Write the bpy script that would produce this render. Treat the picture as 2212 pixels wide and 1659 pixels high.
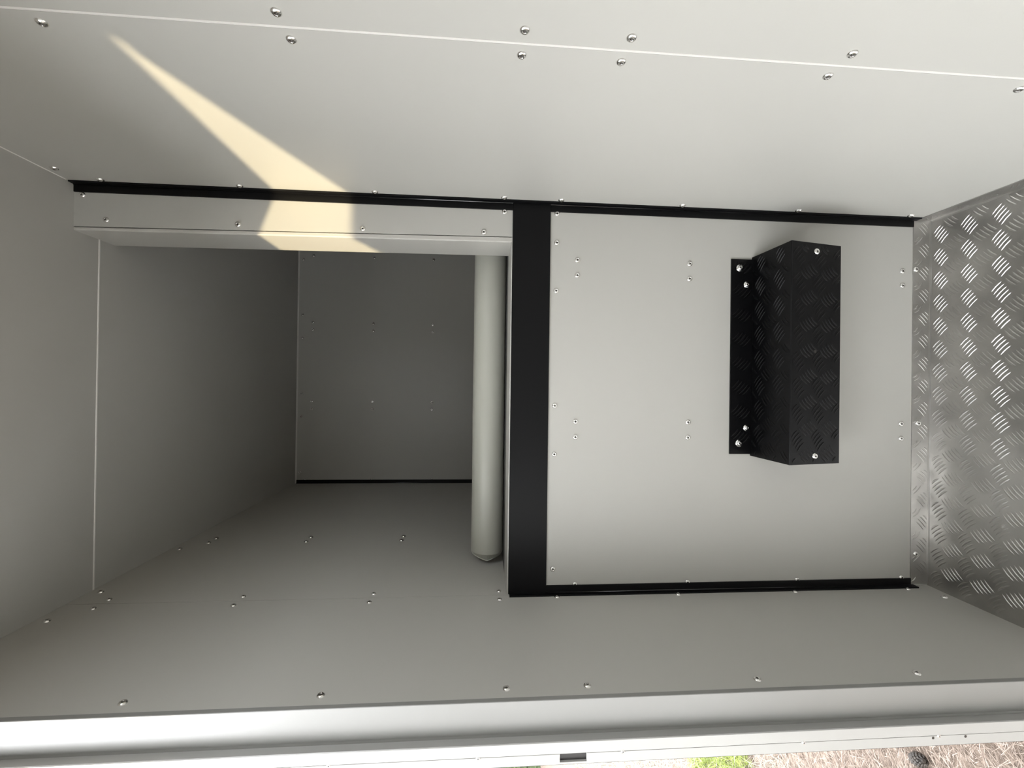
import bpy, bmesh, math, random
from mathutils import Vector, Matrix

random.seed(7)
S = bpy.context.scene
for o in list(bpy.data.objects):
    bpy.data.objects.remove(o)
COL = S.collection

# ------------------------------------------------------------------ camera
# The photograph is held sideways: the picture's right is down, its top is the right wall.
cd = bpy.data.cameras.new('camera')
cd.sensor_fit = 'HORIZONTAL'
cd.sensor_width = 36.0
cd.lens = 928.584 / 2212 * 36.0
cd.clip_start = 0.02
cam = bpy.data.objects.new('camera', cd)
COL.objects.link(cam)
right = Vector((0.0128965, -0.0715860, -0.9973511))
up = Vector((0.9999073, -0.0034324, 0.0131759))
fwd = Vector((0.0043665, 0.9974285, -0.0715351))
cam.matrix_world = Matrix((
    (right.x, up.x, -fwd.x, 0.382043),
    (right.y, up.y, -fwd.y, -0.788385),
    (right.z, up.z, -fwd.z, 0.882),
    (0, 0, 0, 1)))
S.camera = cam

# ------------------------------------------------------------------ sky, sun, exposure
w = bpy.data.worlds.new('World')
S.world = w
w.use_nodes = True
bg = w.node_tree.nodes['Background']
bg.inputs['Color'].default_value = (0.96, 0.98, 1.0, 1)
bg.inputs['Strength'].default_value = 14.5
sun_dir = Vector((1.0, 0.94, -0.36))
sd = bpy.data.lights.new('sun', 'SUN')
sd.energy = 7.0
sd.color = (1.0, 0.83, 0.52)
sd.angle = math.radians(0.7)
sun = bpy.data.objects.new('sun', sd)
COL.objects.link(sun)
sun.rotation_euler = sun_dir.to_track_quat('-Z', 'Y').to_euler()
sun.location = (-6, -6, 4)
S.view_settings.view_transform = 'Standard'
S.view_settings.look = 'None'
S.view_settings.gamma = 1.0
S.view_settings.use_curve_mapping = False
S.view_settings.exposure = 0.13
S.cycles.max_bounces = 16
S.cycles.diffuse_bounces = 10
S.cycles.glossy_bounces = 5

# ------------------------------------------------------------------ materials
def new_mat(name, color, rough=0.5, metal=0.0, spec=0.5):
    m = bpy.data.materials.new(name)
    m.use_nodes = True
    nt = m.node_tree
    b = nt.nodes['Principled BSDF']
    b.inputs['Base Color'].default_value = (*color, 1)
    b.inputs['Roughness'].default_value = rough
    b.inputs['Metallic'].default_value = metal
    b.inputs['Specular IOR Level'].default_value = spec
    return m, nt, b

def noise_tint(nt, b, c1, c2, scale, detail=4.0, stretch=(1, 1, 1), lo=0.35, hi=0.65):
    tc = nt.nodes.new('ShaderNodeTexCoord')
    mp = nt.nodes.new('ShaderNodeMapping')
    mp.inputs['Scale'].default_value = stretch
    n = nt.nodes.new('ShaderNodeTexNoise')
    n.inputs['Scale'].default_value = scale
    n.inputs['Detail'].default_value = detail
    r = nt.nodes.new('ShaderNodeValToRGB')
    r.color_ramp.elements[0].position = lo
    r.color_ramp.elements[1].position = hi
    r.color_ramp.elements[0].color = (*c1, 1)
    r.color_ramp.elements[1].color = (*c2, 1)
    nt.links.new(tc.outputs['Object'], mp.inputs['Vector'])
    nt.links.new(mp.outputs['Vector'], n.inputs['Vector'])
    nt.links.new(n.outputs['Fac'], r.inputs['Fac'])
    nt.links.new(r.outputs['Color'], b.inputs['Base Color'])
    return n, mp

def bump(nt, b, scale, strength, dist=0.001, detail=3.0):
    tc = nt.nodes.new('ShaderNodeTexCoord')
    n = nt.nodes.new('ShaderNodeTexNoise')
    n.inputs['Scale'].default_value = scale
    n.inputs['Detail'].default_value = detail
    bp = nt.nodes.new('ShaderNodeBump')
    bp.inputs['Strength'].default_value = strength
    bp.inputs['Distance'].default_value = dist
    nt.links.new(tc.outputs['Object'], n.inputs['Vector'])
    nt.links.new(n.outputs['Fac'], bp.inputs['Height'])
    nt.links.new(bp.outputs['Normal'], b.inputs['Normal'])

def painted(name, c, rough):
    m, nt, b = new_mat(name, c, rough)
    noise_tint(nt, b, tuple(x * 0.985 for x in c), c, 3.0, 2.0)
    bump(nt, b, 260.0, 0.05, 0.0006)
    return m

M_PANEL = painted('white_painted_panel', (0.385, 0.378, 0.352), 0.42)
M_LINER = painted('white_folded_lining', (0.41, 0.40, 0.372), 0.32)
M_FRAME = painted('white_door_frame', (0.205, 0.203, 0.196), 0.34)
M_LIP = painted('bright_white_extrusion', (0.32, 0.318, 0.305), 0.3)
M_BEAD, nt, b = new_mat('white_sealant', (0.60, 0.59, 0.56), 0.3)
M_BLACK, nt, b = new_mat('black_anodised_trim', (0.003, 0.003, 0.0035), 0.40, 0, 0.16)
bump(nt, b, 500.0, 0.08, 0.0003)
M_GLOSSBLACK, nt, b = new_mat('black_trim_ridge', (0.004, 0.004, 0.0045), 0.2, 0, 0.5)
M_STEP, nt, b = new_mat('black_powder_coat', (0.0025, 0.0025, 0.003), 0.30, 0, 0.16)
bump(nt, b, 600.0, 0.25, 0.0004)
M_ALU, nt, b = new_mat('bare_aluminium_plate', (0.62, 0.61, 0.59), 0.36, 1.0)
noise_tint(nt, b, (0.40, 0.39, 0.375), (0.54, 0.53, 0.51), 14.0, 6.0, (1, 1, 1), 0.3, 0.7)
bump(nt, b, 90.0, 0.12, 0.001, 5.0)
M_RIVET, nt, b = new_mat('rivet_aluminium', (0.78, 0.77, 0.75), 0.24, 1.0)
M_BOLT, nt, b = new_mat('stainless_steel', (0.80, 0.80, 0.80), 0.18, 1.0)
M_HOLE, nt, b = new_mat('dark_rivet_pin', (0.06, 0.055, 0.05), 0.45, 0.6)
M_RUBBER, nt, b = new_mat('dark_rubber', (0.035, 0.035, 0.04), 0.6)
M_LATCH, nt, b = new_mat('black_plastic', (0.018, 0.016, 0.016), 0.5)
M_ROLL, nt, b = new_mat('grey_vinyl', (0.36, 0.36, 0.315), 0.36)
bump(nt, b, 420.0, 0.18, 0.0005)
M_SKIN, nt, b = new_mat('white_outer_skin', (0.75, 0.75, 0.74), 0.3)
M_TUNNEL_DARK, nt, b = new_mat('darkened_tunnel_lining', (0.07, 0.07, 0.068), 0.7)  # hidden tunnel faces coloured dark to cut bounced light
M_GROUND, nt, b = new_mat('pine_litter_soil', (0.4, 0.3, 0.22), 0.9, 0, 0.2)
noise_tint(nt, b, (0.055, 0.042, 0.034), (0.16, 0.125, 0.10), 55.0, 8.0, (1, 1, 1), 0.3, 0.62)
bump(nt, b, 90.0, 0.9, 0.02, 8.0)

def needle_mat(name, cols):
    m, nt, b = new_mat(name, cols[0], 0.6, 0, 0.3)
    tc = nt.nodes.new('ShaderNodeTexCoord')
    n = nt.nodes.new('ShaderNodeTexNoise')
    n.inputs['Scale'].default_value = 40.0
    r = nt.nodes.new('ShaderNodeValToRGB')
    r.color_ramp.elements[0].position = 0.3
    r.color_ramp.elements[1].position = 0.7
    r.color_ramp.elements[0].color = (*cols[0], 1)
    r.color_ramp.elements[1].color = (*cols[1], 1)
    nt.links.new(tc.outputs['Object'], n.inputs['Vector'])
    nt.links.new(n.outputs['Fac'], r.inputs['Fac'])
    nt.links.new(r.outputs['Color'], b.inputs['Base Color'])
    return m

M_NEEDLE = needle_mat('dry_pine_needles', ((0.085, 0.063, 0.050), (0.20, 0.160, 0.135)))
M_GRASS = needle_mat('green_grass', ((0.07, 0.10, 0.02), (0.19, 0.22, 0.05)))
M_STRAW = needle_mat('bleached_grass', ((0.14, 0.13, 0.10), (0.26, 0.24, 0.20)))
M_CONE = needle_mat('pine_cone_brown', ((0.004, 0.0028, 0.002), (0.020, 0.014, 0.010)))

# ------------------------------------------------------------------ builders
def link(o, parent=None):
    COL.objects.link(o)
    if parent is not None:
        o.parent = parent
    return o

def tag(o, label, cat, group=None, kind=None):
    o['label'] = label
    o['category'] = cat
    if group:
        o['group'] = group
    if kind:
        o['kind'] = kind
    return o

def root(name, label, cat, loc=(0, 0, 0), kind=None):
    o = bpy.data.objects.new(name, None)
    o.empty_display_size = 0.05
    o.location = loc
    link(o)
    return tag(o, label, cat, kind=kind)

def mesh_obj(name, verts, faces, mat, parent=None, smooth=False, bevel=0.0, seg=2):
    me = bpy.data.meshes.new(name)
    off = Vector(parent.location) if parent is not None else Vector((0, 0, 0))
    me.from_pydata([tuple(Vector(v) - off) for v in verts], [], faces)
    bm = bmesh.new()
    bm.from_mesh(me)
    bmesh.ops.recalc_face_normals(bm, faces=bm.faces)
    if bevel > 0:
        bmesh.ops.bevel(bm, geom=list(bm.edges), offset=bevel, segments=seg, affect='EDGES', profile=0.6, clamp_overlap=True)
    bm.to_mesh(me)
    bm.free()
    for m in (mat if isinstance(mat, (list, tuple)) else [mat]):
        me.materials.append(m)
    if smooth:
        for p in me.polygons:
            p.use_smooth = True
    o = bpy.data.objects.new(name, me)
    link(o, parent)
    return o

def box(name, lo, hi, mat, parent=None, bevel=0.0):
    (x0, y0, z0), (x1, y1, z1) = lo, hi
    v = [(x0, y0, z0), (x1, y0, z0), (x1, y1, z0), (x0, y1, z0), (x0, y0, z1), (x1, y0, z1), (x1, y1, z1), (x0, y1, z1)]
    f = [(0, 3, 2, 1), (4, 5, 6, 7), (0, 1, 5, 4), (1, 2, 6, 5), (2, 3, 7, 6), (3, 0, 4, 7)]
    return mesh_obj(name, v, f, mat, parent, bevel=bevel)

def prism(name, poly, axis, a0, a1, mat, parent=None, bevel=0.0, poly1=None):
    """extrude a closed outline along an axis ('x','y','z'); the outline lists the two other axes in order"""
    def P(p, a):
        return {'x': (a, p[0], p[1]), 'y': (p[0], a, p[1]), 'z': (p[0], p[1], a)}[axis]
    n = len(poly)
    v = [P(p, a0) for p in poly] + [P(p, a1) for p in (poly1 or poly)]
    f = [tuple(range(n)), tuple(range(2 * n - 1, n - 1, -1))]
    for i in range(n):
        j = (i + 1) % n
        f.append((i, j, n + j, n + i))
    return mesh_obj(name, v, f, mat, parent, bevel=bevel)

def lathe_mesh(name, prof, seg, mats, cut):
    """profile of (radius, height) from the centre outward; faces inside ring `cut` take material 1"""
    me = bpy.data.meshes.new(name)
    v = [(0, 0, prof[0][1])]
    for r, h in prof[1:]:
        for k in range(seg):
            a = 2 * math.pi * k / seg
            v.append((r * math.cos(a), r * math.sin(a), h))
    f, mi = [], []
    for k in range(seg):
        f.append((0, 1 + k, 1 + (k + 1) % seg)); mi.append(1 if cut > 0 else 0)
    for i in range(len(prof) - 2):
        a, b2 = 1 + i * seg, 1 + (i + 1) * seg
        for k in range(seg):
            f.append((a + k, b2 + k, b2 + (k + 1) % seg, a + (k + 1) % seg)); mi.append(1 if i + 1 < cut else 0)
    me.from_pydata(v, [], f)
    for m in mats:
        me.materials.append(m)
    for p, i in zip(me.polygons, mi):
        p.material_index = i
        p.use_smooth = True
    return me

RIVET = lathe_mesh('rivet', [(0, 0.0011), (0.0015, 0.0011), (0.0017, 0.0024), (0.0030, 0.0027), (0.0044, 0.0020), (0.0054, 0.0008), (0.0056, 0.0)], 16, [M_RIVET, M_HOLE], 2)
BOLT = lathe_mesh('bolt', [(0, 0.0030), (0.0012, 0.0030), (0.0014, 0.0047), (0.0030, 0.0044), (0.0044, 0.0030), (0.0048, 0.0012), (0.0068, 0.0010), (0.0070, 0.0)], 20, [M_BOLT, M_HOLE], 2)

def stud(mesh, name, loc, normal, parent, scale=1.0):
    o = bpy.data.objects.new(name, mesh)
    o.rotation_euler = Vector(normal).to_track_quat('Z', 'Y').to_euler()
    o.location = Vector(loc) - (Vector(parent.location) if parent else Vector((0, 0, 0)))
    o.scale = (scale, scale, scale)
    return link(o, parent)

W, H = 0.72, 1.583          # clear width, height of the locker
YN = -1.20                  # wall behind the camera
YB = 0.906                  # far end of the tunnel
XT = 0.93                   # right side of the tunnel
ZS = 0.83                   # shelf height
LIPZ = 0.0365               # upturned edge of the floor plate
JY = -0.267                 # door jamb

# ------------------------------------------------------------------ walls
wr = root('wall_right', 'pale painted right wall with riveted joint, crossed by a sun streak', 'wall', (W, 0, 0), 'structure')
HY0, HY1, HZ0, HZ1 = -0.92, -0.54, 1.14, 1.50     # unseen open hatch added to this wall to light the left side
box('panel', (W, HY1, 0), (W + 0.012, -0.3682, H + 0.01), M_PANEL, wr)
box('panel', (W, YN, 0), (W + 0.012, HY0, H + 0.01), M_PANEL, wr)
box('panel', (W, HY0, 0), (W + 0.012, HY1, HZ0), M_PANEL, wr)
box('panel', (W, HY0, HZ1), (W + 0.012, HY1, H + 0.01), M_PANEL, wr)
box('panel', (W, -0.3652, 0), (W + 0.012, 0.001, H + 0.01), M_PANEL, wr)
prism('joint_bead', [(W + 0.004, -0.3684), (W - 0.0003, -0.3684), (W - 0.0012, -0.3678), (W - 0.0012, -0.3670), (W + 0.0002, -0.3664), (W + 0.0030, -0.3660), (W + 0.004, -0.3650)], 'z', 0, H, M_BEAD, wr)
mod = [1.3007, 1.0727, 0.8452, 0.7415, 0.5146, 0.2889, 0.0610]
for z in mod:
    stud(RIVET, 'rivet', (W, -0.3527, z), (-1, 0, 0), wr, 0.92)
    stud(RIVET, 'rivet', (W, -0.3837, z), (-1, 0, 0), wr, 0.92)
    stud(RIVET, 'rivet', (W, -0.0190, z), (-1, 0, 0), wr)
stud(RIVET, 'rivet', (W, -0.0190, 1.5255), (-1, 0, 0), wr)
stud(RIVET, 'rivet', (W, -0.0535, 1.5657), (-1, 0, 0), wr)
stud(RIVET, 'rivet', (W, -0.3527, 1.53), (-1, 0, 0), wr, 0.92)

wl = root('wall_left', 'grey-shaded left wall panel beside the door opening, with small rivets', 'wall', (0, 0, 0), 'structure')
box('panel', (-0.040, JY, 0), (0, -0.0036, H + 0.01), M_PANEL, wl)
box('panel', (-0.040, -0.0028, 0), (0, YB + 0.01, H + 0.01), M_PANEL, wl)
box('header_panel', (-0.040, YN, 1.5285), (0, JY - 0.0005, H + 0.01), M_PANEL, wl)
box('panel', (-0.040, YN, 0), (0, -1.082, 1.528), M_PANEL, wl)
box('sill_panel', (-0.040, -1.0815, -0.05), (0, JY - 0.0005, 0.004), M_PANEL, wl)
box('outer_skin', (-0.050, JY, -0.06), (-0.0405, YB + 0.02, H + 0.02), M_SKIN, wl)
for z in mod:
    stud(RIVET, 'rivet', (0, -0.2458, z), (1, 0, 0), wl, 0.9)
for z in (1.525, 1.300, 1.0722, 0.8442):
    stud(RIVET, 'rivet', (0, 0.0119, z), (1, 0, 0), wl, 0.8)
    stud(RIVET, 'rivet', (0, -0.0187, z), (1, 0, 0), wl, 0.8)
for z in (0.7396, 0.5130, 0.2850, 0.056):
    stud(RIVET, 'rivet', (0, -0.0148, z), (1, 0, 0), wl, 0.85)
for z in (1.5225, 1.298, 1.0717):
    stud(RIVET, 'rivet', (0, 0.3120, z), (1, 0, 0), wl)
    stud(RIVET, 'rivet', (0, 0.2830, z), (1, 0, 0), wl)
for y in (0.0413, -0.0555, 0.2454):
    stud(RIVET, 'rivet', (0, y, 1.563), (1, 0, 0), wl)
stud(RIVET, 'rivet', (0, -0.0482, 0.0188), (1, 0, 0), wl)

ce = root('ceiling', 'shaded pale ceiling panels with a fine sealed joint, at picture left', 'ceiling', (0, 0, H), 'structure')
box('panel', (-0.05, YN, H), (W + 0.03, 0.0488, H + 0.02), M_PANEL, ce)
box('panel', (-0.05, 0.0522, H), (XT, YB + 0.02, H + 0.02), M_PANEL, ce)
prism('joint_bead', [(0.0486, H + 0.004), (0.0486, H - 0.0002), (0.0496, H - 0.0010), (0.0514, H - 0.0010), (0.0524, H - 0.0002), (0.0524, H + 0.004)], 'x', 0, XT, M_BEAD, ce)
prism('corner_bead', [(W + 0.001, H + 0.001), (W - 0.0020, H + 0.001), (W - 0.0005, H - 0.0005), (W + 0.001, H - 0.0020)], 'y', YN, -0.015, M_BEAD, ce)

wn = box('wall_near', (-0.05, YN - 0.012, -0.05), (W + 0.05, YN, H + 0.02), M_PANEL)
tag(wn, 'plain painted end wall of the locker behind the camera', 'wall', kind='structure')

# lower back panel
wb = root('wall_back', 'pale riveted back panel between the black trims, carrying the step', 'wall', (0, 0, 0), 'structure')
box('panel', (-0.001, 0.0, 0.0), (W + 0.001, 0.012, 0.80), M_PANEL, wb)
for x in (0.7030, 0.6488, 0.5595, 0.3467, 0.2567, 0.0446):
    stud(RIVET, 'rivet', (x, 0, 0.7455), (0, -1, 0), wb, 0.92)
for z in (0.7063, 0.4905, 0.0578):
    for x in (0.618, 0.5895, 0.3175, 0.2887):
        stud(RIVET, 'rivet', (x, 0, z), (0, -1, 0), wb, 0.95)
for z in (0.7036, 0.488, 0.2696, 0.0543):
    stud(RIVET, 'rivet', (0.0152, 0, z), (0, -1, 0), wb, 0.9)

# pillar strip beside the tunnel mouth and its folded lining
ps = root('wall_pillar', 'narrow riveted strip beside the tunnel mouth, its folded edge sunlit', 'wall', (W, 0, ZS), 'structure')
xj = lambda z: 0.6560 - 0.0105 * (z - ZS) / 0.753     # joint line, a little out of plumb
xe = lambda z: 0.6462 - 0.0062 * (z - ZS) / 0.753     # free edge
prism('panel', [(W + 0.002, 0), (xj(ZS) + 0.0009, 0), (xj(ZS) + 0.0009, 0.012), (W + 0.002, 0.012)], 'z', ZS - 0.01, H + 0.005, M_PANEL, ps,
      poly1=[(W + 0.002, 0), (xj(H) + 0.0009, 0), (xj(H) + 0.0009, 0.012), (W + 0.002, 0.012)])
def liner(z):
    a, e = xj(z) - 0.0009, xe(z)
    return [(a, 0.0), (e + 0.0020, 0.0), (e + 0.0006, 0.0006), (e, 0.002), (e, 0.0840), (e + 0.0005, 0.0855), (e + 0.0020, 0.0860), (a, 0.0860)]
prism('edge_lining', liner(ZS - 0.01), 'z', ZS - 0.005, H + 0.005, M_LINER, ps, poly1=liner(H))
box('filling', (xj(ZS) - 0.001, 0.0125, ZS - 0.005), (XT, 0.086, H + 0.005), M_PANEL, ps)
for x, z in ((0.7006, 1.5696), (0.6592, 1.5308), (0.6599, 1.3127), (0.6609, 1.0975), (0.6634, 0.8809), (0.7024, 0.8432)):
    stud(RIVET, 'rivet', (x, 0, z), (0, -1, 0), ps, 0.92)

# shelf (floor of the tunnel) with its folded front lining
sh = root('shelf', 'pale-fronted shelf, hidden board darkened to cut bounce, forming the floor of the deep upper tunnel', 'shelf', (0, 0, ZS), 'structure')
box('board', (-0.001, 0.086, ZS - 0.03), (XT, YB + 0.01, ZS), M_TUNNEL_DARK, sh)
prism('front_lining', [(0.0, ZS - 0.03), (0.0, ZS - 0.0022), (0.0007, ZS - 0.0005), (0.0022, ZS + 0.0002), (0.0848, ZS + 0.0002), (0.086, ZS - 0.001), (0.086, ZS - 0.03)], 'x', -0.001, 0.66, M_PANEL, sh)

tb = root('wall_far', 'dark far end panel of the tunnel with rows of tiny rivets', 'wall', (0, YB, ZS), 'structure')
box('panel', (-0.001, YB, ZS - 0.02), (XT + 0.01, YB + 0.012, H + 0.005), M_PANEL, tb)
for z in (1.528, 1.3005, 1.0728):
    for x in (0.8997, 0.871, 0.616, 0.588, 0.3135, 0.2848):
        stud(RIVET, 'rivet', (x, YB, z), (0, -1, 0), tb)
for x in (0.8558, 0.6432, 0.5548, 0.3426, 0.2543, 0.0424):
    stud(RIVET, 'rivet', (x, YB, 1.566), (0, -1, 0), tb)
for z in (1.55, 1.30, 1.07):
    stud(RIVET, 'rivet', (0.0135, YB, z), (0, -1, 0), tb, 0.9)
prism('corner_bead', [(YB - 0.004, H), (YB, H), (YB, H - 0.004)], 'x', 0, XT, M_BEAD, tb)

tr = box('wall_tunnel', (XT, 0.012, ZS - 0.03), (XT + 0.012, YB + 0.012, H + 0.01), M_TUNNEL_DARK)
tag(tr, 'hidden right side panel, darkened to cut bounce, inside the tunnel behind the pillar strip', 'wall', kind='structure')

# ------------------------------------------------------------------ black trims
def angle_trim(name, label, x, sx, y, z0, z1, a=0.0150, bq=0.0128, t=0.0026, notch=0.006):
    """L section: flange a on the y face, flange bq on the side wall; ends of the side flange run past"""
    r = root(name, label, 'trim', (x, y, z0), 'structure')
    box('face_flange', (min(x, x + sx * a), y - t, z0), (max(x, x + sx * a), y + 0.0002, z1), M_BLACK, r, 0.0004)
    box('side_flange', (min(x - sx * 0.0002, x + sx * t), y - bq, z0 - notch if z0 > 0.02 else z0), (max(x - sx * 0.0002, x + sx * t), y - 0.0005, z1), M_BLACK, r, 0.0004)
    arc = [(x + sx * 0.0044 * math.cos(q), y - 0.0044 * math.sin(q)) for q in [math.pi / 2 * k / 7 for k in range(8)]]
    o = prism('corner_ridge', [(x, y)] + arc, 'z', z0, z1, M_GLOSSBLACK, r)
    for p in o.data.polygons:
        p.use_smooth = abs(p.normal.z) < 0.5
    return r
angle_trim('trim_1', 'long black angle trim in the corner of the bright right wall', W, -1, 0.0, LIPZ, H - 0.001)
angle_trim('trim_2', 'black angle trim along the lower corner with the shaded left wall', 0.0, 1, 0.0, LIPZ, 0.826)
angle_trim('trim_3', 'thin dark corner trim at the far end of the tunnel', 0.0, 1, YB, ZS, H - 0.004, a=0.0135, bq=0.004)
t4 = prism('trim_4', [(-0.0032, 0.7580), (-0.0040, 0.7588), (-0.0040, 0.8272), (-0.0032, 0.8280), (0.001, 0.8280), (0.001, 0.7580)], 'x', 0.0015, W - 0.0015, M_BLACK)
tag(t4, 'broad flat black bar across the front edge of the shelf', 'trim', kind='structure')

# ------------------------------------------------------------------ tread pattern helper
def tread(name, origin, U, V, N, u0, u1, v0, v1, parent, mat, pu=0.0446, pv=0.0485, phase=(0, 0), height=0.0012, blen=0.0280, bwid=0.0037, sp=0.0062, flip=False):
    verts, faces = [], []
    O, U, V, N = Vector(origin), Vector(U), Vector(V), Vector(N)
    off = Vector(parent.location)
    i0, i1 = int((u0 - phase[0]) / pu) - 2, int((u1 - phase[0]) / pu) + 2
    j0, j1 = int((v0 - phase[1]) / pv) - 2, int((v1 - phase[1]) / pv) + 2
    for i in range(i0, i1 + 1):
        for j in range(j0, j1 + 1):
            for k in (0, 1):
                cu, cv = phase[0] + (i + 0.5 * k) * pu, phase[1] + (j + 0.5 * k) * pv
                # bar direction and stacking direction
                kk = (k == 0) != flip
                d = Vector((0.72, 0.69)) if kk else Vector((-0.72, 0.69))
                s = Vector((d.y, -d.x)) if kk else Vector((-d.y, d.x))
                for q in range(-2, 3):
                    c = Vector((cu, cv)) + s * sp * q + d * 0.0016 * q * (1 if kk else -1)
                    L = blen * (1.0 if abs(q) < 2 else 0.92)
                    ok = True
                    for e in (-0.5, 0.5):
                        pt = c + d * L * e
                        if not (u0 <= pt.x <= u1 and v0 <= pt.y <= v1):
                            ok = False
                    if not ok:
                        if not (u0 + 0.004 < c.x < u1 - 0.004 and v0 + 0.004 < c.y < v1 - 0.004):
                            continue
                        room = min((c.x - u0) / 0.72, (u1 - c.x) / 0.72, (c.y - v0) / 0.69, (v1 - c.y) / 0.69)
                        L = min(L, 1.9 * room)
                    base = len(verts)
                    def P(a, b2, h):
                        # arc the bar a little
                        bow = 0.0022 * (1 - (2 * a / L) ** 2)
                        p2 = c + d * a + s * (b2 + bow)
                        pp = O + U * p2.x + V * p2.y + N * h
                        verts.append(tuple(pp - off))
                    P(-L / 2, 0, 0); P(L / 2, 0, 0)
                    for a, ww, hh in ((-0.30, 0.78, 0.85), (0.0, 1.0, 1.0), (0.30, 0.78, 0.85)):
                        P(a * L, -bwid / 2 * ww, -0.00005)
                        P(a * L, -bwid / 4 * ww, height * hh * 0.8)
                        P(a * L, bwid / 4 * ww, height * hh * 0.8)
                        P(a * L, bwid / 2 * ww, -0.00005)
                    b0 = base
                    r1, r2, r3 = b0 + 2, b0 + 6, b0 + 10
                    for m in range(3):
                        faces.append((b0, r1 + m, r1 + m + 1))
                        faces.append((r1 + m, r2 + m, r2 + m + 1, r1 + m + 1))
                        faces.append((r2 + m, r3 + m, r3 + m + 1, r2 + m + 1))
                        faces.append((r3 + m, b0 + 1, r3 + m + 1))
    me = bpy.data.meshes.new(name)
    me.from_pydata(verts, [], faces)
    bm = bmesh.new(); bm.from_mesh(me)
    # orient outward along N
    for fc in bm.faces:
        fc.normal_update()
        if fc.normal.dot(N) < 0:
            fc.normal_flip()
    bm.to_mesh(me); bm.free()
    me.materials.append(mat)
    for p in me.polygons:
        p.use_smooth = True
    o = bpy.data.objects.new(name, me)
    link(o, parent)
    o['kind'] = 'stuff'
    return o

# ------------------------------------------------------------------ floor
fl = root('floor', 'bare aluminium five-bar tread plate floor with upturned edges', 'floor', (0, 0, 0), 'structure')
box('plate', (-0.002, YN, -0.012), (W + 0.002, 0.0, 0.0), M_ALU, fl)
# upturned lips on the back panel and on the right wall with a tight fold radius
prism('back_lip', [(-0.0045, 0.0), (-0.0022, 0.0008), (-0.0016, 0.0030), (-0.0014, LIPZ), (0.0002, LIPZ), (0.0002, 0.0)], 'x', 0.004, W - 0.001, M_ALU, fl)
prism('side_lip', [(W - 0.0045, 0.0), (W - 0.0022, 0.0008), (W - 0.0016, 0.0030), (W - 0.0014, 0.030), (W + 0.0002, 0.030), (W + 0.0002, 0.0)], 'y', YN, -0.002, M_ALU, fl)
tread('tread_bars', (0, 0, 0), (1, 0, 0), (0, -1, 0), (0, 0, 1), 0.004, W - 0.005, 0.006, 1.15, fl, M_ALU, phase=(0.6861, 0.0692))
tread('tread_bars', (0, -0.0014, 0), (1, 0, 0), (0, 0, 1), (0, -1, 0), 0.006, W - 0.004, 0.003, LIPZ - 0.001, fl, M_ALU, phase=(0.6627, 0.0115), height=0.0010)
tread('tread_bars', (W - 0.0014, 0, 0), (0, -1, 0), (0, 0, 1), (-1, 0, 0), 0.004, 1.15, 0.003, 0.029, fl, M_ALU, phase=(0.02, 0.012), height=0.0010)
for x, z in ((0.6221, 0.0307), (0.3189, 0.0235), (0.0620, 0.0260)):
    stud(RIVET, 'rivet', (x, -0.0014, z), (0, -1, 0), fl)

# ------------------------------------------------------------------ step
st = root('step', 'black tread-plate folding step box bolted to the pale back panel', 'step', (0.4443, 0.0, 0.25))
x0, x1 = 0.2545, 0.6338
A, Bp, Cq = (0.0, 0.3672), (-0.1000, 0.3628), (-0.0805, 0.2575)     # wall / front top / front bottom in (y, z)
t = 0.003
box('wall_flange', (0.2580, -0.0030, 0.3640), (0.6292, 0.0, 0.4095), M_STEP, st, 0.0004)
prism('top_plate', [(A[0], A[1]), (Bp[0] + 0.0012, Bp[1] + 0.0001), (Bp[0], Bp[1] - 0.0012), (Bp[0] + 0.003, Bp[1] - 0.003), (A[0], A[1] - 0.003)], 'x', x0, x1, M_STEP, st)
prism('front_plate', [(Bp[0] + 0.0001, Bp[1] - 0.0014), (Cq[0], Cq[1]), (Cq[0] + 0.003, Cq[1]), (Bp[0] + 0.003, Bp[1] - 0.003)], 'x', x0, x1, M_STEP, st)
prism('bottom_plate', [(Cq[0] + 0.002, Cq[1]), (0.0, 0.2490), (0.0, 0.2520), (Cq[0] + 0.003, Cq[1] + 0.003)], 'x', x0, x1, M_STEP, st)
for xa in (x0 + 0.0012, x1 - 0.0042):
    prism('end_plate', [(0.0, 0.365), (Bp[0] + 0.002, Bp[1] - 0.003), (Cq[0] + 0.002, Cq[1] + 0.002), (0.0, 0.2505)], 'x', xa, xa + 0.003, M_STEP, st)
tread('tread_bars', (0, -0.0030, 0), (1, 0, 0), (0, 0, 1), (0, -1, 0), 0.260, 0.627, 0.3685, 0.4085, st, M_STEP, phase=(0.4776, 0.3888), pu=0.0462, flip=True, height=0.0014)
tl = math.hypot(Bp[0] - A[0], Bp[1] - A[1])
tv = Vector((0, Bp[0] - A[0], Bp[1] - A[1])) / tl
tn = Vector((1, 0, 0)).cross(tv); tn = tn if tn.z > 0 else -tn
tread('tread_bars', (0, A[0], A[1]), (1, 0, 0), tv, tn, x0 + 0.002, x1 - 0.002, 0.003, tl - 0.001, st, M_STEP, phase=(0.4812, 0.0240), pu=0.0462, height=0.0014)
flen = math.hypot(Cq[0] - Bp[0], Cq[1] - Bp[1])
fv = Vector((0, Cq[0] - Bp[0], Cq[1] - Bp[1])) / flen
fnn = Vector((1, 0, 0)).cross(fv); fnn = fnn if fnn.y < 0 else -fnn
tread('tread_bars', (0, Bp[0], Bp[1]), (1, 0, 0), fv, fnn, x0 + 0.002, x1 - 0.002, 0.002, flen - 0.001, st, M_STEP, phase=(0.4289, 0.0165), pu=0.0446, pv=0.0436, height=0.0014)
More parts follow.
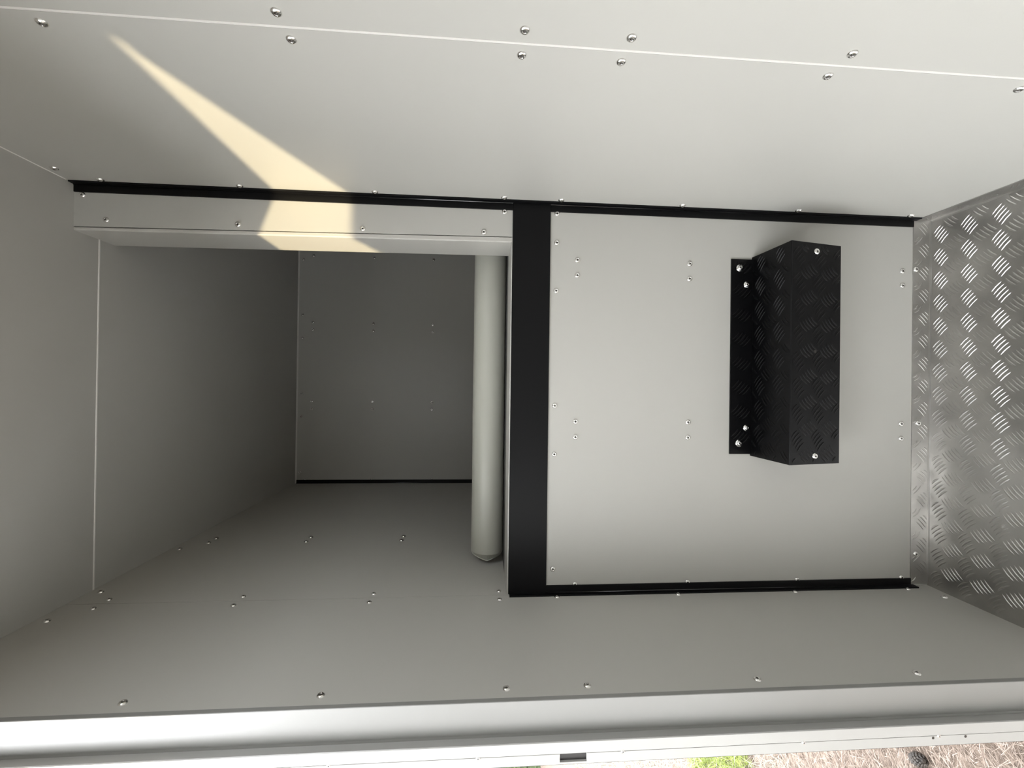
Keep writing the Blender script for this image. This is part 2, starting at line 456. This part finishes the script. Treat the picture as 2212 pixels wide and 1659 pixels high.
for x, z, s in ((0.6122, 0.3933, 1.0), (0.5807, 0.3791, 0.9), (0.3077, 0.3770, 0.9), (0.2785, 0.3915, 1.0)):
    stud(BOLT, 'bolt', (x, -0.0030, z), (0, -1, 0), st, s)
def onfront(x, v):
    return Vector((x, Bp[0], Bp[1])) + fv * v
stud(RIVET, 'rivet', onfront(0.6195, 0.0535), fnn, st, 1.0)
stud(RIVET, 'rivet', onfront(0.2685, 0.0535), fnn, st, 1.0)
HOLE = lathe_mesh('drain_hole', [(0, 0.0001), (0.0018, 0.0001), (0.0026, 0.0003), (0.0028, 0.0)], 14, [M_HOLE], 0)
stud(HOLE, 'drain_hole', onfront(0.4475, 0.0520), fnn, st)

# ------------------------------------------------------------------ roll on the shelf
ro = root('padded_roll', 'grey vinyl-covered roll with a folded end lying along the shelf edge', 'roll', (0.40, 0.150, ZS))
def roll_mesh():
    n, R = 48, 0.0342
    cy, cz = 0.150, ZS + 0.0002 + 0.0348
    xs = [0.0255, 0.0275, 0.034, 0.05, 0.08] + [0.12 + 0.04 * k for k in range(20)] + [0.905]
    verts, faces, flat = [], [], []
    rings = []
    for i, x in enumerate(xs):
        ring = []
        for k in range(n):
            a = 2 * math.pi * k / n          # a=0 faces the locker (-y), a=pi/2 up
            r = R * (1 + 0.008 * math.sin(3 * a + x * 9) + 0.006 * math.sin(2 * a - x * 23))
            # the wrap is creased in where it is tucked under at the end
            q = max(0.0, 1 - (x - 0.0255) / 0.035)
            pinch = q * 0.0030 * max(0.0, math.cos(a - 0.5)) ** 4
            yy, zz = -math.cos(a) * (r - pinch), math.sin(a) * (r - 0.4 * pinch)
            ring.append(len(verts)); verts.append((x, cy + yy, cz + zz))
        rings.append(ring)
    # tucked end: the front half runs out to a point against the wall, the back half is cut square
    ring = []
    for k in range(n):
        a = 2 * math.pi * k / n
        c, s_ = math.cos(a), math.sin(a)
        if c > 0:
            x = 0.0095 + 0.0125 * abs(s_) ** 1.1
            yy = -c * R * 0.60
        else:
            x, yy = 0.0221, -c * R * 0.97
        ring.append(len(verts)); verts.append((x, cy + yy, cz + s_ * R * 0.97))
    rings.insert(0, ring)
    for i in range(len(rings) - 1):
        for k in range(n):
            faces.append((rings[i][k], rings[i][(k + 1) % n], rings[i + 1][(k + 1) % n], rings[i + 1][k]))
            flat.append(i == 0)
    c1 = len(verts); verts.append((0.905, cy, cz))
    for k in range(n):
        faces.append((rings[-1][k], rings[-1][(k + 1) % n], c1)); flat.append(True)
    c0 = len(verts); verts.append((0.023, cy + 0.004, cz))
    for k in range(n):
        faces.append((rings[0][(k + 1) % n], rings[0][k], c0)); flat.append(True)
    return verts, faces, flat
v, f, flat = roll_mesh()
cov = mesh_obj('cover', v, f, M_ROLL, ro, smooth=True)
for p, fl_ in zip(cov.data.polygons, flat):
    p.use_smooth = not fl_
# the hem of the tuck, a thin turned edge following the point
hem = []
for k in range(-12, 13):
    a = math.pi / 2 * k / 12
    c, s_ = math.cos(a), math.sin(a)
    hem.append(Vector((0.0095 + 0.0125 * abs(s_) ** 1.1, 0.150 - c * 0.0342 * 0.60 - 0.0006, ZS + 0.035 + s_ * 0.0342 * 0.965)))
hv, hf = [], []
for p in hem:
    for q in range(6):
        a = 2 * math.pi * q / 6
        hv.append((p.x + 0.0011 * math.cos(a), p.y + 0.0011 * math.sin(a), p.z))
for i in range(len(hem) - 1):
    for q in range(6):
        hf.append((i * 6 + q, i * 6 + (q + 1) % 6, (i + 1) * 6 + (q + 1) % 6, (i + 1) * 6 + q))
mesh_obj('hem', hv, hf, M_ROLL, ro, smooth=True)

# ------------------------------------------------------------------ door frame
df = root('trim_5', 'white door frame with inner lip and latch slot along the door opening', 'door frame', (0, JY, 0), 'structure')
ZT = 1.5285
prism('jamb', [(0.0004, -0.262), (0.0, JY - 0.0004), (-0.0006, JY - 0.001), (-0.0390, JY - 0.001), (-0.0440, JY - 0.0028), (-0.0536, JY - 0.0028), (-0.0536, -0.250), (-0.0405, -0.250), (-0.0405, -0.262)], 'z', 0, ZT, M_FRAME, df)
prism('lip', [(-0.0420, JY), (-0.0392, JY - 0.0150), (-0.0400, JY - 0.0160), (-0.0530, JY - 0.0160), (-0.0536, JY - 0.0154), (-0.0536, JY)], 'z', 0, ZT, M_LIP, df)
def strip(z0, z1, xa=-0.0665, xb=-0.0543):
    box('outer_strip', (xa, JY - 0.0152, z0), (xb, JY + 0.022, z1), M_LIP, df, 0.0005)
strip(0, 0.7506)
strip(0.7829, ZT)
strip(0.7500, 0.7835, -0.0665, -0.0640)
box('latch_slot', (-0.0642, JY - 0.0120, 0.7500), (-0.0536, JY + 0.020, 0.7835), M_LATCH, df)
box('latch_cheek', (-0.0636, JY - 0.0150, 0.7475), (-0.0556, JY - 0.011, 0.7493), M_FRAME, df)
box('gasket', (-0.0682, JY - 0.0135, 0), (-0.0666, JY + 0.02, ZT), M_RUBBER, df)
for z in (0.8797, 0.7067, 0.4782, 0.2973, 1.05, 1.22, 1.39):
    stud(RIVET, 'rivet', (-0.0545, JY - 0.0152, z), (0, -1, 0), df, 0.45)
for z in (0.3055, 0.2611):
    stud(HOLE, 'screw_hole', (-0.0568, JY - 0.0153, z), (0, -1, 0), df, 0.62)
box('header', (-0.0536, -1.0815, ZT - 0.001), (-0.001, JY, ZT + 0.012), M_FRAME, df)
box('hinge_jamb', (-0.0536, -1.0935, 0), (-0.001, -1.0650, ZT), M_FRAME, df)
box('sill', (-0.0660, -1.0815, -0.03), (-0.0405, JY, 0.006), M_FRAME, df)

hw = root('added_hatch_1', 'unseen open hatch with thin white frame, added in the right wall for sky light', 'hatch', (W, HY0, HZ0), 'structure')  # added opening, lets extra sky light onto the left wall and back panel
box('frame', (W - 0.003, HY0 - 0.02, HZ0 - 0.02), (W + 0.03, HY0, HZ1 + 0.02), M_FRAME, hw, 0.001)
box('frame', (W - 0.003, HY1, HZ0 - 0.02), (W + 0.03, HY1 + 0.02, HZ1 + 0.02), M_FRAME, hw, 0.001)
box('frame', (W - 0.003, HY0, HZ0 - 0.02), (W + 0.03, HY1, HZ0), M_FRAME, hw, 0.001)
box('frame', (W - 0.003, HY0, HZ1), (W + 0.03, HY1, HZ1 + 0.02), M_FRAME, hw, 0.001)

dr = root('door_1', 'white door leaf standing open at right angles outside the opening', 'door', (-0.06, -1.05, 0), 'structure')
box('leaf', (-0.90, -1.080, 0.01), (-0.0536, -1.050, 1.5212), M_SKIN, dr, 0.002)
box('handle', (-0.84, -1.105, 0.74), (-0.76, -1.081, 0.80), M_LATCH, dr, 0.004)

# outer bodywork so the locker is a closed box
sk = box('wall_outer', (XT + 0.03, 0.0, -0.06), (XT + 0.04, YB + 0.04, H + 0.05), M_SKIN)
tag(sk, 'outer skin on the far side of the trailer body', 'bodywork', kind='structure')
rf = box('roof', (-0.05, YN - 0.03, H + 0.022), (W + 0.03, YB + 0.04, H + 0.04), M_SKIN)
tag(rf, 'white roof skin of the trailer above the locker', 'roof', kind='structure')
ch = box('chassis', (0.02, YN - 0.02, -0.10), (XT + 0.02, YB + 0.03, -0.014), M_SKIN)
tag(ch, 'trailer chassis tray under the tread plate floor', 'chassis', kind='structure')

# ------------------------------------------------------------------ ground outside
GZ = -0.42
gv, gf = [], []
NX, NY = 60, 60
for i in range(NX + 1):
    for j in range(NY + 1):
        x, y = -9 + 14.0 * i / NX, -6 + 18.0 * j / NY
        gv.append((x, y, GZ - 0.01 + 0.012 * math.sin(x * 2.3 + y) * math.cos(y * 1.7 - x)))
for i in range(NX):
    for j in range(NY):
        a = i * (NY + 1) + j
        gf.append((a, a + NY + 1, a + NY + 2, a + 1))
g = mesh_obj('ground', gv, gf, M_GROUND, smooth=True)
tag(g, 'pine-litter covered ground outside the door opening', 'ground', kind='structure')
far = box('ground_far', (-60, -60, GZ - 0.10), (60, 60, GZ - 0.05), M_GROUND)
tag(far, 'wider ground stretching away around the trailer', 'ground', kind='structure')

def added_hedge(name, x0, ya, yb, top, label):
    """unseen evergreen belt, added to block low sky light: a lumpy closed bank of foliage standing on the ground"""
    n, m = 90, 14
    v, f = [], []
    for i in range(n + 1):
        y = ya + (yb - ya) * i / n
        for j in range(m + 1):
            a = math.pi * j / m
            lump = 0.30 * math.sin(i * 1.7 + j * 2.3) + 0.22 * math.sin(i * 0.63 + 1.3) + 0.18 * math.sin(i * 2.9 - j * 1.1)
            hh = top + 0.35 * math.sin(i * 0.9) + 0.25 * math.sin(i * 2.1)
            v.append((x0 - math.cos(a) * (1.6 + 0.5 * lump), y + 0.2 * lump, GZ - 0.05 + (hh - GZ) * math.sin(a) ** 0.55))
    for i in range(n):
        for j in range(m):
            q = i * (m + 1) + j
            f.append((q, q + 1, q + m + 2, q + m + 1))
    o = mesh_obj(name, v, f, M_HEDGE)
    return tag(o, label, 'added trees', kind='structure')
M_HEDGE, nt, b = new_mat('evergreen_foliage', (0.03, 0.045, 0.02), 0.8, 0, 0.2)
noise_tint(nt, b, (0.012, 0.02, 0.008), (0.055, 0.075, 0.03), 9.0, 8.0, (1, 1, 1), 0.3, 0.7)
bump(nt, b, 14.0, 1.0, 0.15, 6.0)
added_hedge('added_tree_line', -9.0, -22.0, 24.0, 3.3, 'unseen dark evergreen belt added beyond the door to block low sky light')  # added out of view to keep low sky light off the upper walls

def blades(name, n, spot, length, width, lift, mat, label, cat, bend=0.0):
    verts, faces = [], []
    for _ in range(n):
        x, y, ang, dens = spot()
        L = length * random.uniform(0.6, 1.25)
        el = lift()
        d = Vector((math.cos(ang) * math.cos(el), math.sin(ang) * math.cos(el), math.sin(el)))
        s = Vector((-math.sin(ang), math.cos(ang), 0)) * width * random.uniform(0.7, 1.2)
        zb = GZ + random.uniform(-0.008, 0.008)
        p0 = Vector((x, y, zb)) - d * L * (0.5 if el < 0.5 else 0.0)
        pm = p0 + d * L * 0.5 + Vector((0, 0, width))
        p1 = p0 + d * L + Vector((random.uniform(-1, 1), random.uniform(-1, 1), -1)) * bend * L
        b0 = len(verts)
        for q in (p0 - s * 0.4, p0 + s * 0.4, pm - s * 0.5, pm + s * 0.5, p1):
            verts.append(tuple(q))
        up_ = Vector((0, 0, width * 0.9))
        verts.append(tuple(pm + up_))
        faces += [(b0, b0 + 2, b0 + 5), (b0, b0 + 5, b0 + 1), (b0 + 1, b0 + 5, b0 + 3), (b0 + 2, b0 + 4, b0 + 5), (b0 + 5, b0 + 4, b0 + 3)]
    me = bpy.data.meshes.new(name)
    me.from_pydata(verts, [], faces)
    me.materials.append(mat)
    o = bpy.data.objects.new(name, me)
    link(o)
    return tag(o, label, cat, kind='stuff')

def along(t0, t1, wid):
    """a spot in the band of ground that runs away from the trailer's side"""
    t_ = random.uniform(t0, t1)
    l_ = random.uniform(-wid, wid)
    return -0.40 - 0.68 * t_ - 0.73 * l_, 0.12 + 0.73 * t_ - 0.68 * l_
def sp_needle():
    x, y = along(-0.3, 2.0, 0.55)
    return x, y, random.gauss(0.55, 0.75), 1
def sp_grass():
    x, y = along(1.42, 2.15, 0.40)
    return x, y, random.uniform(0, 6.28), 1
def sp_straw():
    x, y = along(1.0, 6.5, 0.60)
    return x, y, random.uniform(0, 6.28), 1
blades('pine_needles', 26000, sp_needle, 0.075, 0.0015, lambda: random.gauss(0.0, 0.10), M_NEEDLE, 'dry pinkish-brown pine needles littering the ground by the frame', 'pine needles', 0.03)
blades('grass', 5200, sp_grass, 0.085, 0.0026, lambda: random.uniform(0.55, 1.4), M_GRASS, 'yellow-green grass tuft beyond the door frame', 'grass', 0.25)
blades('dry_grass', 16000, sp_straw, 0.09, 0.0024, lambda: random.uniform(0.1, 1.2), M_STRAW, 'bleached dry grass on the ground further off', 'dry grass', 0.2)

# pine cone
def cone_mesh():
    verts, faces = [], []
    ga = math.pi * (3 - math.sqrt(5))
    L, R = 0.046, 0.0155
    n = 84
    nr, ns = 7, 10
    ring0 = []
    for i in range(nr + 1):
        tt = i / nr
        r = R * 0.80 * math.sin(math.pi * (0.08 + 0.9 * tt)) ** 0.7
        row = []
        for k in range(ns):
            a = 2 * math.pi * k / ns
            row.append(len(verts)); verts.append((L * (tt - 0.5) * 0.94, r * math.cos(a), r * math.sin(a)))
        ring0.append(row)
    for i in range(nr):
        for k in range(ns):
            faces.append((ring0[i][k], ring0[i][(k + 1) % ns], ring0[i + 1][(k + 1) % ns], ring0[i + 1][k]))
    faces.append(tuple(ring0[0])); faces.append(tuple(reversed(ring0[-1])))
    for i in range(n):
        tt = (i + 0.5) / n
        a = i * ga
        r = R * (0.45 + 0.75 * math.sin(math.pi * (0.12 + 0.80 * tt)) ** 0.8)
        x = L * (tt - 0.5)
        er = Vector((0, math.cos(a), math.sin(a)))
        et = Vector((0, -math.sin(a), math.cos(a)))
        ex = Vector((1, 0, 0))
        c = ex * x + er * r * 0.55
        tip = ex * (x + 0.0050) + er * r * 1.12
        mid = ex * (x + 0.0022) + er * r * 0.95
        wd = 0.0042 * (0.6 + 0.6 * math.sin(math.pi * tt))
        b0 = len(verts)
        for q in (c - et * wd * 0.5, c + et * wd * 0.5, mid - et * wd, mid + et * wd, tip, mid + er * 0.0012 + ex * 0.0006, c - ex * 0.002, mid - ex * 0.0022):
            verts.append(tuple(q))
        faces += [(b0, b0 + 2, b0 + 5), (b0, b0 + 5, b0 + 1), (b0 + 1, b0 + 5, b0 + 3), (b0 + 2, b0 + 4, b0 + 5), (b0 + 5, b0 + 4, b0 + 3),
                  (b0 + 6, b0 + 7, b0 + 2, b0), (b0 + 6, b0 + 1, b0 + 3, b0 + 7), (b0 + 7, b0 + 3, b0 + 4), (b0 + 7, b0 + 4, b0 + 2)]
    return verts, faces
v, f = cone_mesh()
pc = mesh_obj('pine_cone', v, f, M_CONE)
pc.location = (-0.690, 0.377, GZ + 0.018)
pc.rotation_euler = (0.3, 0.15, 2.2)
tag(pc, 'small dark brown pine cone lying on the pine needles', 'pine cone')
